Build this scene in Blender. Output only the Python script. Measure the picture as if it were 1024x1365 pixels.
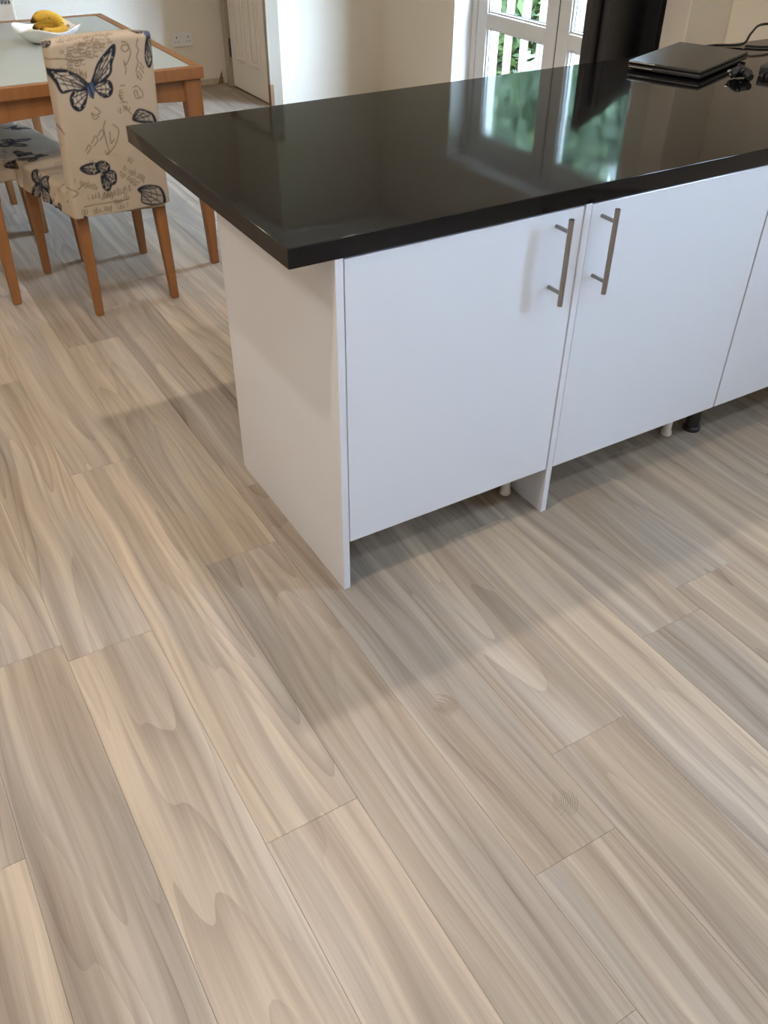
import bpy, bmesh, math, random
import numpy as np
from mathutils import Vector, Matrix

for o in list(bpy.data.objects):
    bpy.data.objects.remove(o)
S = bpy.context.scene
COL = S.collection
rnd = random.Random(7)

# ------------------------------------------------------------------ camera
cam_d = bpy.data.cameras.new('camera')
cam = bpy.data.objects.new('camera', cam_d)
COL.objects.link(cam)
R_ = ((0.8596, -0.5108, 0.0074), (0.3112, 0.5351, 0.7854), (0.4051, 0.6728, -0.6190))
cam.matrix_world = Matrix(((R_[0][0], R_[1][0], -R_[2][0], -0.754),
                           (R_[0][1], R_[1][1], -R_[2][1], -1.4443),
                           (R_[0][2], R_[1][2], -R_[2][2], 1.5348),
                           (0, 0, 0, 1)))
cam_d.sensor_fit = 'VERTICAL'
cam_d.sensor_height = 24.0
cam_d.lens = 1168.55 * 24.0 / 1365.0
cam_d.clip_start = 0.05
S.camera = cam

# ------------------------------------------------------------------ world, lights, exposure
CEIL = 2.69
world = bpy.data.worlds.new('sky')
S.world = world
world.use_nodes = True
wn = world.node_tree.nodes
bg = wn['Background']
bg.inputs['Color'].default_value = (0.57, 0.735, 1.0, 1)
bg.inputs['Strength'].default_value = 78.0
S.view_settings.view_transform = 'Standard'
S.view_settings.look = 'None'
S.view_settings.exposure = 0.08
S.view_settings.gamma = 1.0
S.view_settings.use_curve_mapping = False
try:
    S.cycles.max_bounces = 8
    S.cycles.diffuse_bounces = 5
    S.cycles.sample_clamp_indirect = 6.0
    S.cycles.caustics_reflective = False
    S.cycles.caustics_refractive = False
except Exception:
    pass

LAMP_W = 4.9
LAMP_C = (1.0, 0.86, 0.735)
LAMPS = [(0.30, 0.66, 4.5), (-0.53, -0.20, 3.8), (-0.53, -1.53, 1.6), (1.35, -1.53, 2.6),
         (-1.7, -0.4, 1.4), (0.1, 3.1, 0.8), (-1.5, 1.75, 2.2), (-1.4, 3.2, 0.9), (1.5, 2.4, 0.5), (0.3, 4.6, 0.6)]  # two furthest-left lamps are added to brighten the end panel and chair seats
for lx, ly, k in LAMPS:
    ld = bpy.data.lights.new('downlight_and_fill_lamp', 'SPOT')
    ld.energy = LAMP_W * k * 4
    ld.color = (0.70, 0.84, 1.0) if ly < -1.5 else LAMP_C      # front row, blue tint added to cool the door fronts
    ld.shadow_soft_size = 0.035
    ld.spot_size = math.radians(150)
    ld.spot_blend = 0.6
    lo = bpy.data.objects.new('downlight_and_fill_lamp', ld)
    lo.location = (lx, ly, CEIL - 0.05)
    COL.objects.link(lo)


# ------------------------------------------------------------------ helpers
def nd(nt, t, **kw):
    n = nt.nodes.new(t)
    for k, v in kw.items():
        if k in n.inputs.keys():
            n.inputs[k].default_value = v
        else:
            setattr(n, k, v)
    return n


def mat(name, col, rough=0.5, metal=0.0, spec=0.5, var=0.06, vscale=6.0, bump=0.0, bscale=60.0, coat=0.0):
    """Principled with a faint procedural tone variation (and optional fine relief)."""
    m = bpy.data.materials.new(name)
    m.use_nodes = True
    nt = m.node_tree
    b = nt.nodes['Principled BSDF']
    b.inputs['Roughness'].default_value = rough
    b.inputs['Metallic'].default_value = metal
    b.inputs['Specular IOR Level'].default_value = spec
    b.inputs['Coat Weight'].default_value = coat
    tc = nd(nt, 'ShaderNodeTexCoord')
    no = nd(nt, 'ShaderNodeTexNoise', Scale=vscale, Detail=3.0)
    nt.links.new(tc.outputs['Object'], no.inputs['Vector'])
    mx = nd(nt, 'ShaderNodeMix', data_type='RGBA')
    mx.inputs[6].default_value = (*[c * (1 - var) for c in col], 1)
    mx.inputs[7].default_value = (*[min(1, c * (1 + var)) for c in col], 1)
    nt.links.new(no.outputs['Fac'], mx.inputs[0])
    nt.links.new(mx.outputs[2], b.inputs['Base Color'])
    if bump:
        n2 = nd(nt, 'ShaderNodeTexNoise', Scale=bscale, Detail=4.0)
        nt.links.new(tc.outputs['Object'], n2.inputs['Vector'])
        bp = nd(nt, 'ShaderNodeBump', Strength=bump, Distance=0.002)
        nt.links.new(n2.outputs['Fac'], bp.inputs['Height'])
        nt.links.new(bp.outputs['Normal'], b.inputs['Normal'])
    return m


def link(name, me, m=None, parent=None, loc=None):
    o = bpy.data.objects.new(name, me)
    COL.objects.link(o)
    if m is not None and not me.materials:
        me.materials.append(m)
    if parent is not None:
        o.parent = parent
    if loc is not None:
        o.location = loc
    return o


def obj(name, bm, m, parent=None, smooth=False, loc=None):
    bmesh.ops.recalc_face_normals(bm, faces=bm.faces)
    me = bpy.data.meshes.new(name)
    bm.to_mesh(me)
    bm.free()
    if smooth:
        for p in me.polygons:
            p.use_smooth = True
        if smooth != 'full':
            me.set_sharp_from_angle(angle=math.radians(35))
    o = link(name, me, m, parent, loc)
    if smooth is True:
        w = o.modifiers.new('weighted_normal', 'WEIGHTED_NORMAL')
        w.keep_sharp = True
    return o


def thing(name, label, cat, loc=(0, 0, 0), rz=0.0, group=None):
    o = bpy.data.objects.new(name, None)
    o.empty_display_size = 0.1
    COL.objects.link(o)
    o.location = loc
    o.rotation_euler = (0, 0, rz)
    return tag(o, label, cat, group)


def tag(o, label, cat, group=None):
    o['label'] = label
    o['category'] = cat
    if group:
        o['group'] = group
    return o


def struct(o):
    o['kind'] = 'structure'
    return o


def box(bm, x0, x1, y0, y1, z0, z1, bev=0.0, seg=2):
    vs = [bm.verts.new(p) for p in ((x0, y0, z0), (x1, y0, z0), (x1, y1, z0), (x0, y1, z0),
                                    (x0, y0, z1), (x1, y0, z1), (x1, y1, z1), (x0, y1, z1))]
    fs = [bm.faces.new([vs[i] for i in f]) for f in
          ((3, 2, 1, 0), (4, 5, 6, 7), (0, 1, 5, 4), (1, 2, 6, 5), (2, 3, 7, 6), (3, 0, 4, 7))]
    if bev:
        es = {e for f in fs for e in f.edges}
        bmesh.ops.bevel(bm, geom=list(es), offset=bev, segments=seg, affect='EDGES', profile=0.5)
    return bm


def bx(*a, **k):
    return box(bmesh.new(), *a, **k)


def frustum(bm, bottom, top, bev=0.0):
    """bottom, top: (cx, cy, z, half_x, half_y)"""
    r = []
    for cx, cy, z, hx, hy in (bottom, top):
        r.append([bm.verts.new((cx + sx * hx, cy + sy * hy, z)) for sx, sy in ((-1, -1), (1, -1), (1, 1), (-1, 1))])
    a, b = r
    fs = [bm.faces.new(a[::-1]), bm.faces.new(b)]
    for i in range(4):
        j = (i + 1) % 4
        fs.append(bm.faces.new((a[i], a[j], b[j], b[i])))
    if bev:
        es = {e for f in fs for e in f.edges}
        bmesh.ops.bevel(bm, geom=list(es), offset=bev, segments=2, affect='EDGES')
    return bm


def tube(bm, pts, rad, n=10, cap=True, close=False):
    """swept tube along pts; rad a number or one per point"""
    pts = [Vector(p) for p in pts]
    k = len(pts)
    if not isinstance(rad, (list, tuple)):
        rad = [rad] * k
    up = Vector((0.13, 0.31, 0.94)).normalized()
    rings = []
    for i, p in enumerate(pts):
        if close:
            t = pts[(i + 1) % k] - pts[i - 1]
        else:
            t = pts[min(i + 1, k - 1)] - pts[max(i - 1, 0)]
        t.normalize()
        if abs(t.dot(up)) > 0.95:
            up = Vector((0.9, 0.3, 0.2)).normalized()
        a = t.cross(up).normalized()
        b = a.cross(t).normalized()
        up = b
        rings.append([bm.verts.new(p + (a * math.cos(q) + b * math.sin(q)) * rad[i])
                      for q in [2 * math.pi * j / n for j in range(n)]])
    for i in range(k if close else k - 1):
        r0, r1 = rings[i], rings[(i + 1) % k]
        for j in range(n):
            bm.faces.new((r0[j], r0[(j + 1) % n], r1[(j + 1) % n], r1[j]))
    if cap and not close:
        bm.faces.new(rings[0][::-1])
        bm.faces.new(rings[-1])
    return bm


def lathe(bm, prof, n=24, c=(0, 0)):
    rings = []
    for r, z in prof:
        rings.append([bm.verts.new((c[0] + r * math.cos(2 * math.pi * j / n), c[1] + r * math.sin(2 * math.pi * j / n), z))
                      for j in range(n)])
    for a, b in zip(rings, rings[1:]):
        for j in range(n):
            bm.faces.new((a[j], a[(j + 1) % n], b[(j + 1) % n], b[j]))
    bm.faces.new(rings[0][::-1])
    bm.faces.new(rings[-1])
    return bm


def prism(bm, poly, y0, y1):
    """polygon in (x, z) extruded along y"""
    a = [bm.verts.new((x, y0, z)) for x, z in poly]
    b = [bm.verts.new((x, y1, z)) for x, z in poly]
    bm.faces.new(a)
    bm.faces.new(b[::-1])
    for i in range(len(poly)):
        j = (i + 1) % len(poly)
        bm.faces.new((a[j], a[i], b[i], b[j]))
    return bm


def curve_pts(ctrl, n=8):
    """Catmull-Rom through ctrl"""
    c = [Vector(p) for p in ctrl]
    c = [c[0] * 2 - c[1]] + c + [c[-1] * 2 - c[-2]]
    out = []
    for i in range(1, len(c) - 2):
        for k in range(n):
            t = k / n
            p0, p1, p2, p3 = c[i - 1], c[i], c[i + 1], c[i + 2]
            out.append(0.5 * ((2 * p1) + (p2 - p0) * t + (2 * p0 - 5 * p1 + 4 * p2 - p3) * t * t +
                              (3 * p1 - p0 - 3 * p2 + p3) * t ** 3))
    out.append(c[-2])
    return out


def dup(root, loc, rz, label, name=None):
    r = root.copy()
    COL.objects.link(r)
    r.location = loc
    r.rotation_euler = (0, 0, rz)
    r['label'] = label
    for ch in list(root.children):
        c = ch.copy()
        COL.objects.link(c)
        c.parent = r
        for g in ch.children:
            d = g.copy()
            COL.objects.link(d)
            d.parent = c
    return r


# ------------------------------------------------------------------ materials
M = {}
M['wall'] = mat('cream_wall_paint', (0.80, 0.735, 0.635), 0.85, spec=0.2, var=0.02, vscale=3, bump=0.05, bscale=150)
M['ceiling'] = mat('white_ceiling_paint', (0.86, 0.85, 0.82), 0.9, spec=0.2, var=0.02)
M['reveal'] = mat('white_reveal_paint', (0.88, 0.88, 0.87), 0.8, spec=0.2, var=0.02)
M['trim'] = mat('cream_gloss_trim', (0.38, 0.325, 0.255), 0.4, var=0.03)
M['door'] = mat('white_door_paint', (0.80, 0.75, 0.67), 0.4, var=0.03)
M['raw_wood'] = mat('raw_brown_timber', (0.22, 0.13, 0.07), 0.8, var=0.3, vscale=30)
M['plaster'] = mat('rough_bare_plaster', (0.50, 0.42, 0.33), 0.9, var=0.35, vscale=30, bump=0.4, bscale=60)
M['upvc'] = mat('white_window_frame', (0.80, 0.80, 0.80), 0.3, var=0.02)
M['gasket'] = mat('black_rubber_seal', (0.02, 0.02, 0.02), 0.6)
M['render'] = mat('white_outside_render', (0.85, 0.85, 0.83), 0.9, var=0.03)
M['gloss_white'] = mat('white_gloss_laminate', (0.73, 0.765, 0.85), 0.16, var=0.01, spec=0.5)
M['carcass'] = mat('white_melamine', (0.74, 0.73, 0.71), 0.5, var=0.02)
M['steel'] = mat('brushed_steel', (0.36, 0.355, 0.35), 0.3, metal=1.0, var=0.1, vscale=80)
M['white_plastic'] = mat('white_plastic', (0.80, 0.80, 0.79), 0.35, var=0.02)
M['black_plastic'] = mat('black_plastic', (0.018, 0.018, 0.019), 0.4, var=0.15)
M['dark_grey'] = mat('dark_grey_plastic', (0.030, 0.029, 0.028), 0.55, var=0.15)
M['laptop'] = mat('black_laptop_lid', (0.030, 0.028, 0.026), 0.28, var=0.1, spec=0.45)
M['chrome'] = mat('chrome', (0.85, 0.86, 0.88), 0.12, metal=1.0, var=0.02)
M['porcelain'] = mat('white_porcelain', (0.86, 0.86, 0.86), 0.15, var=0.01)
M['socket_hole'] = mat('dark_socket_hole', (0.03, 0.03, 0.03), 0.6)
M['lens'] = mat('lamp_lens', (0.9, 0.85, 0.75), 0.3)
M['deck'] = mat('patio_stone', (0.20, 0.185, 0.165), 0.8, var=0.3, vscale=8)
M['post'] = mat('brown_fence_timber', (0.055, 0.032, 0.020), 0.8, var=0.25, vscale=10)
M['bark'] = mat('tree_bark', (0.12, 0.09, 0.06), 0.9, var=0.4, vscale=12)
M['lawn'] = mat('mown_grass', (0.075, 0.11, 0.045), 0.9, var=0.35, vscale=5)


def worktop_mat():
    m = mat('black_gloss_stone', (0.0042, 0.0042, 0.0050), 0.055, spec=0.31, var=0.3, vscale=300)
    nt = m.node_tree
    b = nt.nodes['Principled BSDF']
    tc = nd(nt, 'ShaderNodeTexCoord')
    n = nd(nt, 'ShaderNodeTexNoise', Scale=5.0, Detail=1.0)
    nt.links.new(tc.outputs['Object'], n.inputs['Vector'])
    bp = nd(nt, 'ShaderNodeBump', Strength=0.25, Distance=0.0018)
    nt.links.new(n.outputs['Fac'], bp.inputs['Height'])
    nt.links.new(bp.outputs['Normal'], b.inputs['Normal'])
    return m


M['worktop'] = worktop_mat()


def glass_mat():
    m = bpy.data.materials.new('clear_window_glass')
    m.use_nodes = True
    nt = m.node_tree
    nt.nodes.clear()
    out = nd(nt, 'ShaderNodeOutputMaterial')
    tr = nd(nt, 'ShaderNodeBsdfTransparent')
    tr.inputs['Color'].default_value = (0.95, 0.97, 0.96, 1)
    gl = nd(nt, 'ShaderNodeBsdfGlossy', Roughness=0.01)
    lw = nd(nt, 'ShaderNodeLayerWeight')
    p5 = nd(nt, 'ShaderNodeMath', operation='POWER')
    p5.inputs[1].default_value = 5.0
    nt.links.new(lw.outputs['Facing'], p5.inputs[0])
    fr = nd(nt, 'ShaderNodeMapRange')
    fr.inputs[3].default_value = 0.03
    fr.inputs[4].default_value = 0.9
    nt.links.new(p5.outputs[0], fr.inputs[0])
    mx = nd(nt, 'ShaderNodeMixShader')
    nt.links.new(fr.outputs[0], mx.inputs[0])
    nt.links.new(tr.outputs[0], mx.inputs[1])
    nt.links.new(gl.outputs[0], mx.inputs[2])
    nt.links.new(mx.outputs[0], out.inputs['Surface'])
    return m


M['glass'] = glass_mat()
M['frosted'] = mat('frosted_table_glass', (0.46, 0.53, 0.53), 0.14, var=0.04, vscale=3, spec=0.6)


def beech_mat():
    m = bpy.data.materials.new('orange_beech_wood')
    m.use_nodes = True
    nt = m.node_tree
    b = nt.nodes['Principled BSDF']
    b.inputs['Roughness'].default_value = 0.38
    tc = nd(nt, 'ShaderNodeTexCoord')
    mp = nd(nt, 'ShaderNodeMapping')
    mp.inputs['Scale'].default_value = (40, 40, 3)
    n = nd(nt, 'ShaderNodeTexNoise', Scale=1.0, Detail=4.0)
    r = nd(nt, 'ShaderNodeValToRGB')
    r.color_ramp.elements[0].color = (0.19, 0.078, 0.026, 1)
    r.color_ramp.elements[1].color = (0.33, 0.148, 0.053, 1)
    nt.links.new(tc.outputs['Object'], mp.inputs[0])
    nt.links.new(mp.outputs[0], n.inputs['Vector'])
    nt.links.new(n.outputs['Fac'], r.inputs[0])
    nt.links.new(r.outputs[0], b.inputs['Base Color'])
    return m


M['beech'] = beech_mat()


def plank_mat():
    m = bpy.data.materials.new('greige_wood_plank')
    m.use_nodes = True
    nt = m.node_tree
    L = nt.links.new
    b = nt.nodes['Principled BSDF']
    b.inputs['Roughness'].default_value = 0.42
    b.inputs['Specular IOR Level'].default_value = 0.4
    tc = nd(nt, 'ShaderNodeTexCoord')
    oi = nd(nt, 'ShaderNodeObjectInfo')

    def off(a, bb, c):
        cx = nd(nt, 'ShaderNodeCombineXYZ')
        for i, k in enumerate((a, bb, c)):
            mm = nd(nt, 'ShaderNodeMath', operation='MULTIPLY')
            mm.inputs[1].default_value = k
            L(oi.outputs['Random'], mm.inputs[0])
            L(mm.outputs[0], cx.inputs[i])
        return cx
    o1 = off(17.0, 61.0, 29.0)
    v = nd(nt, 'ShaderNodeVectorMath', operation='ADD')
    L(tc.outputs['Object'], v.inputs[0])
    L(o1.outputs[0], v.inputs[1])

    def noise(scale, detail=2.0, rough=0.5, src=v, dist=0.0):
        mp = nd(nt, 'ShaderNodeMapping')
        mp.inputs['Scale'].default_value = scale
        n = nd(nt, 'ShaderNodeTexNoise', Scale=1.0, Detail=detail, Roughness=rough, Distortion=dist)
        L(src.outputs[0], mp.inputs[0])
        L(mp.outputs[0], n.inputs['Vector'])
        return n

    def math_(op, a, bb):
        n = nd(nt, 'ShaderNodeMath', operation=op)
        for i, q in enumerate((a, bb)):
            if isinstance(q, (int, float)):
                n.inputs[i].default_value = q
            else:
                L(q, n.inputs[i])
        return n.outputs[0]
    # long sideways warp so that the grain wanders
    w = noise((3.0, 1.6, 1.0), 1.0)
    wv = nd(nt, 'ShaderNodeCombineXYZ')
    L(math_('MULTIPLY', math_('SUBTRACT', w.outputs['Fac'], 0.5), 0.055), wv.inputs[0])
    v2 = nd(nt, 'ShaderNodeVectorMath', operation='ADD')
    L(v.outputs[0], v2.inputs[0])
    L(wv.outputs[0], v2.inputs[1])
    broad = noise((20.0, 0.5, 1.0), 4.0, 0.62, v2)         # broad lengthwise bands
    ring = noise((8.0, 0.62, 1.0), 1.2, 0.35, v2)            # its contour lines are the cathedrals
    # growth rings: slow darkening, then a sharp step back to pale wood
    saw = math_('FRACT', math_('MULTIPLY', ring.outputs['Fac'], 13.0), 0.0)
    band = math_('SUBTRACT', 0.4, math_('POWER', saw, 2.5))
    streak = noise((120.0, 1.4, 1.0), 3.0, 0.6, v2)
    fine = noise((420.0, 10.0, 1.0), 2.0, 0.6, v2)
    area = noise((4.0, 1.3, 1.0), 2.0, 0.5, v)              # where rings show, where it is plain
    amask = nd(nt, 'ShaderNodeMapRange')
    amask.inputs[1].default_value = 0.42
    amask.inputs[2].default_value = 0.62
    amask.inputs[3].default_value = 0.07
    amask.inputs[4].default_value = 0.23
    L(area.outputs['Fac'], amask.inputs[0])
    t = math_('ADD', math_('MULTIPLY', math_('SUBTRACT', broad.outputs['Fac'], 0.5), 1.4), 0.5)
    t = math_('ADD', t, math_('MULTIPLY', band, amask.outputs[0]))
    t = math_('ADD', t, math_('MULTIPLY', math_('SUBTRACT', streak.outputs['Fac'], 0.5), 0.33))
    t = math_('ADD', t, math_('MULTIPLY', math_('SUBTRACT', fine.outputs['Fac'], 0.5), 0.12))
    t = math_('ADD', t, math_('MULTIPLY', math_('SUBTRACT', oi.outputs['Random'], 0.5), 0.16))
    r = nd(nt, 'ShaderNodeValToRGB')
    e = r.color_ramp.elements
    e[0].position = 0.04
    e[0].color = (0.144, 0.103, 0.077, 1)
    e[1].position = 0.97
    e[1].color = (0.535, 0.447, 0.347, 1)
    for p, c in ((0.28, (0.248, 0.198, 0.155, 1)), (0.50, (0.332, 0.271, 0.214, 1)), (0.72, (0.432, 0.356, 0.279, 1))):
        q = e.new(p)
        q.color = c
    L(t, r.inputs[0])
    # cool grey clouds over part of the boards
    gn = noise((6.0, 1.0, 1.0), 2.0, 0.5, v)
    gr = nd(nt, 'ShaderNodeMapRange')
    gr.inputs[1].default_value = 0.45
    gr.inputs[2].default_value = 0.75
    gr.inputs[4].default_value = 0.75
    L(gn.outputs['Fac'], gr.inputs[0])
    hs = nd(nt, 'ShaderNodeHueSaturation', Saturation=0.45)
    L(r.outputs[0], hs.inputs['Color'])
    mx = nd(nt, 'ShaderNodeMix', data_type='RGBA')
    L(gr.outputs[0], mx.inputs[0])
    L(r.outputs[0], mx.inputs[6])
    L(hs.outputs[0], mx.inputs[7])
    L(mx.outputs[2], b.inputs['Base Color'])
    bp = nd(nt, 'ShaderNodeBump', Strength=0.06, Distance=0.001)
    L(fine.outputs['Fac'], bp.inputs['Height'])
    L(bp.outputs['Normal'], b.inputs['Normal'])
    return m


M['plank'] = plank_mat()
M['subfloor'] = mat('dark_joint_bed', (0.07, 0.055, 0.045), 0.9)


def attr_mat(name, attr, rough=0.85, bump=0.25, bscale=450.0):
    """colour printed on the cloth (or leaf tint), read from a mesh attribute"""
    m = bpy.data.materials.new(name)
    m.use_nodes = True
    nt = m.node_tree
    b = nt.nodes['Principled BSDF']
    b.inputs['Roughness'].default_value = rough
    b.inputs['Specular IOR Level'].default_value = 0.2
    a = nd(nt, 'ShaderNodeAttribute', attribute_name=attr)
    nt.links.new(a.outputs['Color'], b.inputs['Base Color'])
    if bump:
        tc = nd(nt, 'ShaderNodeTexCoord')
        n = nd(nt, 'ShaderNodeTexNoise', Scale=bscale, Detail=2.0)
        nt.links.new(tc.outputs['Object'], n.inputs['Vector'])
        bp = nd(nt, 'ShaderNodeBump', Strength=bump, Distance=0.001)
        nt.links.new(n.outputs['Fac'], bp.inputs['Height'])
        nt.links.new(bp.outputs['Normal'], b.inputs['Normal'])
    return m


M['fabric'] = attr_mat('printed_linen', 'print')
M['leaf'] = attr_mat('green_leaves', 'print', 0.6, 0)
M['banana'] = attr_mat('banana_peel', 'print', 0.5, 0.1, 120)

BACK_ART = {'wings':[[(-0.06,0.838),(-0.081,0.864),(-0.102,0.88),(-0.131,0.896),(-0.184,0.906),(-0.178,0.888),(-0.166,0.863),(-0.157,0.835),(-0.146,0.827),(-0.116,0.83),(-0.087,0.827)],[(-0.052,0.84),(-0.037,0.871),(-0.02,0.901),(0.01,0.931),(0.043,0.953),(0.042,0.928),(0.027,0.897),(0.021,0.872),(0.003,0.853),(-0.027,0.842)],[(-0.067,0.827),(-0.091,0.83),(-0.115,0.825),(-0.128,0.806),(-0.125,0.779),(-0.108,0.763),(-0.089,0.77),(-0.075,0.795)],[(-0.046,0.834),(-0.018,0.848),(0.012,0.843),(0.018,0.818),(0.007,0.798),(-0.016,0.795),(-0.034,0.812)]],'wings2':[[(-0.133,0.576),(-0.108,0.583),(-0.077,0.581),(-0.067,0.556),(-0.083,0.545),(-0.109,0.549),(-0.13,0.563)],[(-0.08,0.576),(-0.062,0.587),(-0.042,0.581),(-0.031,0.564),(-0.039,0.546),(-0.061,0.544),(-0.073,0.554)],[(-0.056,0.543),(-0.03,0.55),(-0.013,0.537),(-0.015,0.509),(-0.03,0.498),(-0.049,0.515)],[(-0.065,0.537),(-0.051,0.523),(-0.035,0.504),(-0.041,0.483),(-0.055,0.48),(-0.066,0.498)],[(0.111,1.005),(0.132,1.008),(0.148,1.0),(0.144,0.985),(0.124,0.986)],[(0.176,1.0),(0.193,1.005),(0.192,0.983),(0.177,0.98)],[(0.076,0.708),(0.085,0.732),(0.102,0.742),(0.128,0.734),(0.151,0.719),(0.158,0.692),(0.133,0.69)],[(0.06,0.464),(0.084,0.474),(0.118,0.469),(0.148,0.455),(0.162,0.418),(0.156,0.39),(0.115,0.394),(0.071,0.414),(0.072,0.445)],[(-0.15,0.401),(-0.13,0.389),(-0.115,0.378),(-0.137,0.379)],[(-0.184,1.002),(-0.169,1.008),(-0.157,0.996),(-0.16,0.981),(-0.176,0.972),(-0.188,0.983)],[(-0.019,0.386),(0.025,0.39),(0.045,0.389),(0.037,0.379),(0.003,0.376)]],'blue':[[(0.154,1.002),(0.18,1.006),(0.185,0.984),(0.172,0.966),(0.153,0.973)],[(-0.061,0.845),(-0.046,0.846),(-0.043,0.818),(-0.052,0.797),(-0.063,0.803),(-0.067,0.827)],[(0.157,0.968),(0.18,0.968),(0.179,0.938),(0.166,0.893),(0.153,0.875),(0.144,0.907)]],'script':[[(0.069,0.959),(0.084,0.956),(0.092,0.941),(0.08,0.929),(0.066,0.935),(0.07,0.948),(0.088,0.946),(0.095,0.927),(0.087,0.905),(0.074,0.888),(0.069,0.902)],[(0.068,0.893),(0.073,0.874),(0.068,0.86)],[(0.09,0.815),(0.104,0.818),(0.12,0.797),(0.118,0.78),(0.105,0.784),(0.1,0.804),(0.091,0.8),(0.096,0.78),(0.107,0.777)],[(0.126,0.966),(0.118,0.944),(0.124,0.93),(0.114,0.912),(0.117,0.893),(0.108,0.87),(0.11,0.842)],[(0.124,0.892),(0.135,0.873)],[(0.12,0.879),(0.133,0.858)],[(0.115,0.865),(0.126,0.845)],[(0.111,0.851),(0.12,0.836)],[(-0.183,0.937),(-0.137,0.931),(-0.091,0.917),(-0.066,0.917)],[(-0.023,0.72),(-0.032,0.696),(-0.029,0.645),(-0.024,0.613),(-0.035,0.607),(-0.038,0.62)],[(0.001,0.705),(0.019,0.684),(0.009,0.65),(-0.011,0.622),(-0.032,0.609)],[(-0.013,0.681),(-0.014,0.643),(-0.001,0.654)],[(-0.105,0.63),(-0.092,0.648),(-0.086,0.637),(-0.102,0.619)],[(-0.081,0.652),(-0.064,0.675),(-0.059,0.659),(-0.075,0.641)],[(-0.054,0.674),(-0.04,0.692),(-0.035,0.676),(-0.051,0.658)],[(-0.051,0.768),(-0.036,0.751),(-0.051,0.741),(-0.065,0.75),(-0.058,0.729),(-0.041,0.737)],[(0.046,0.761),(0.06,0.745),(0.073,0.728)],[(0.045,0.825),(0.061,0.825)],[(0.036,0.797),(0.046,0.776),(0.063,0.769)],[(-0.144,0.434),(-0.095,0.437),(-0.039,0.435),(0.022,0.436)],[(-0.22,0.489),(-0.19,0.505),(-0.156,0.489),(-0.175,0.475)],[(-0.154,0.499),(-0.136,0.513)],[(-0.18,0.728),(-0.166,0.694)],[(-0.187,0.741),(-0.173,0.71)],[(-0.188,0.76),(-0.182,0.74)],[(-0.193,0.836),(-0.184,0.833)]],'lines':[[(-0.103,0.959),(-0.112,0.892),0.0072],[(-0.082,0.966),(-0.089,0.899),0.0072],[(-0.062,0.971),(-0.069,0.904),0.0072],[(-0.039,0.98),(-0.047,0.918),0.0072],[(-0.017,0.978),(-0.024,0.92),0.0072],[(0.004,0.985),(-0.001,0.941),0.0072],[(-0.138,0.984),(0.044,0.99),0.0048],[(-0.145,0.886),(-0.067,0.883),0.006],[(-0.118,0.875),(-0.06,0.869),0.006],[(-0.166,0.902),(-0.119,0.893),0.0048],[(-0.153,0.413),(0.013,0.412),0.006],[(-0.077,0.459),(0.036,0.473),0.0084],[(0.003,0.534),(0.065,0.483),0.006],[(0.019,0.553),(0.095,0.492),0.006],[(-0.159,0.533),(-0.085,0.493),0.006],[(-0.122,0.467),(-0.034,0.468),0.006],[(0.036,0.578),(0.063,0.568),0.0048],[(-0.197,0.718),(-0.189,0.652),0.006],[(-0.192,0.766),(-0.186,0.721),0.0048],[(0.043,0.81),(0.047,0.766),0.0048],[(0.02,0.745),(0.066,0.754),0.006],[(-0.04,0.43),(0.023,0.442),0.0048],[(-0.096,0.589),(-0.075,0.589),0.0036],[(-0.133,0.952),(-0.115,0.942),0.0048],[(0.018,0.984),(0.038,0.951),0.0048]]}

# ------------------------------------------------------------------ room shell
XL, XR, YF, YB, YA = -2.3, 2.75, -2.6, 5.24, 4.465
floor = struct(obj('floor', bx(XL - 0.1, 3.0, YF - 0.1, YB + 0.1, -0.06, -0.008), M['subfloor']))
ceiling = struct(obj('ceiling', bx(XL - 0.1, 3.06, YF - 0.2, YB + 0.1, CEIL, CEIL + 0.1), M['ceiling']))
for lx, ly, k in LAMPS:
    bm = bmesh.new()
    n = 20
    lathe(bm, [(0.034, CEIL - 0.004), (0.044, CEIL - 0.006), (0.046, CEIL - 0.001), (0.046, CEIL + 0.004), (0.034, CEIL + 0.004)], n, (lx, ly))
    obj('downlight_and_fill_ring', bm, M['white_plastic'], ceiling, True)  # rings also stand at the added fill lamps

# planks: each its own object under the floor
PW, PL = 0.2005, 1.385
ENDS = {-4: 0.171, -3: 0.11, -2: -0.543, -1: 0.262, 0: -0.855, 1: -0.66, 2: 0.03, 3: -0.507, -5: -0.34}
cache = {}


def plank_mesh(w, l):
    key = (round(w, 4), round(l, 4))
    if key in cache:
        return cache[key]
    bm = bmesh.new()
    g, c, h = 0.0002, 0.0005, 0.0075
    x0, x1, y0, y1 = g, w - g, g, l - g
    lo = [bm.verts.new(p) for p in ((x0, y0, -h), (x1, y0, -h), (x1, y1, -h), (x0, y1, -h))]
    mi = [bm.verts.new(p) for p in ((x0, y0, -c), (x1, y0, -c), (x1, y1, -c), (x0, y1, -c))]
    hi = [bm.verts.new(p) for p in ((x0 + c, y0 + c, 0), (x1 - c, y0 + c, 0), (x1 - c, y1 - c, 0), (x0 + c, y1 - c, 0))]
    bm.faces.new(hi)
    for a, b in ((lo, mi), (mi, hi)):
        for i in range(4):
            j = (i + 1) % 4
            bm.faces.new((a[i], a[j], b[j], b[i]))
    me = bpy.data.meshes.new('plank')
    bm.to_mesh(me)
    bm.free()
    me.materials.append(M['plank'])
    cache[key] = me
    return me


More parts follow.
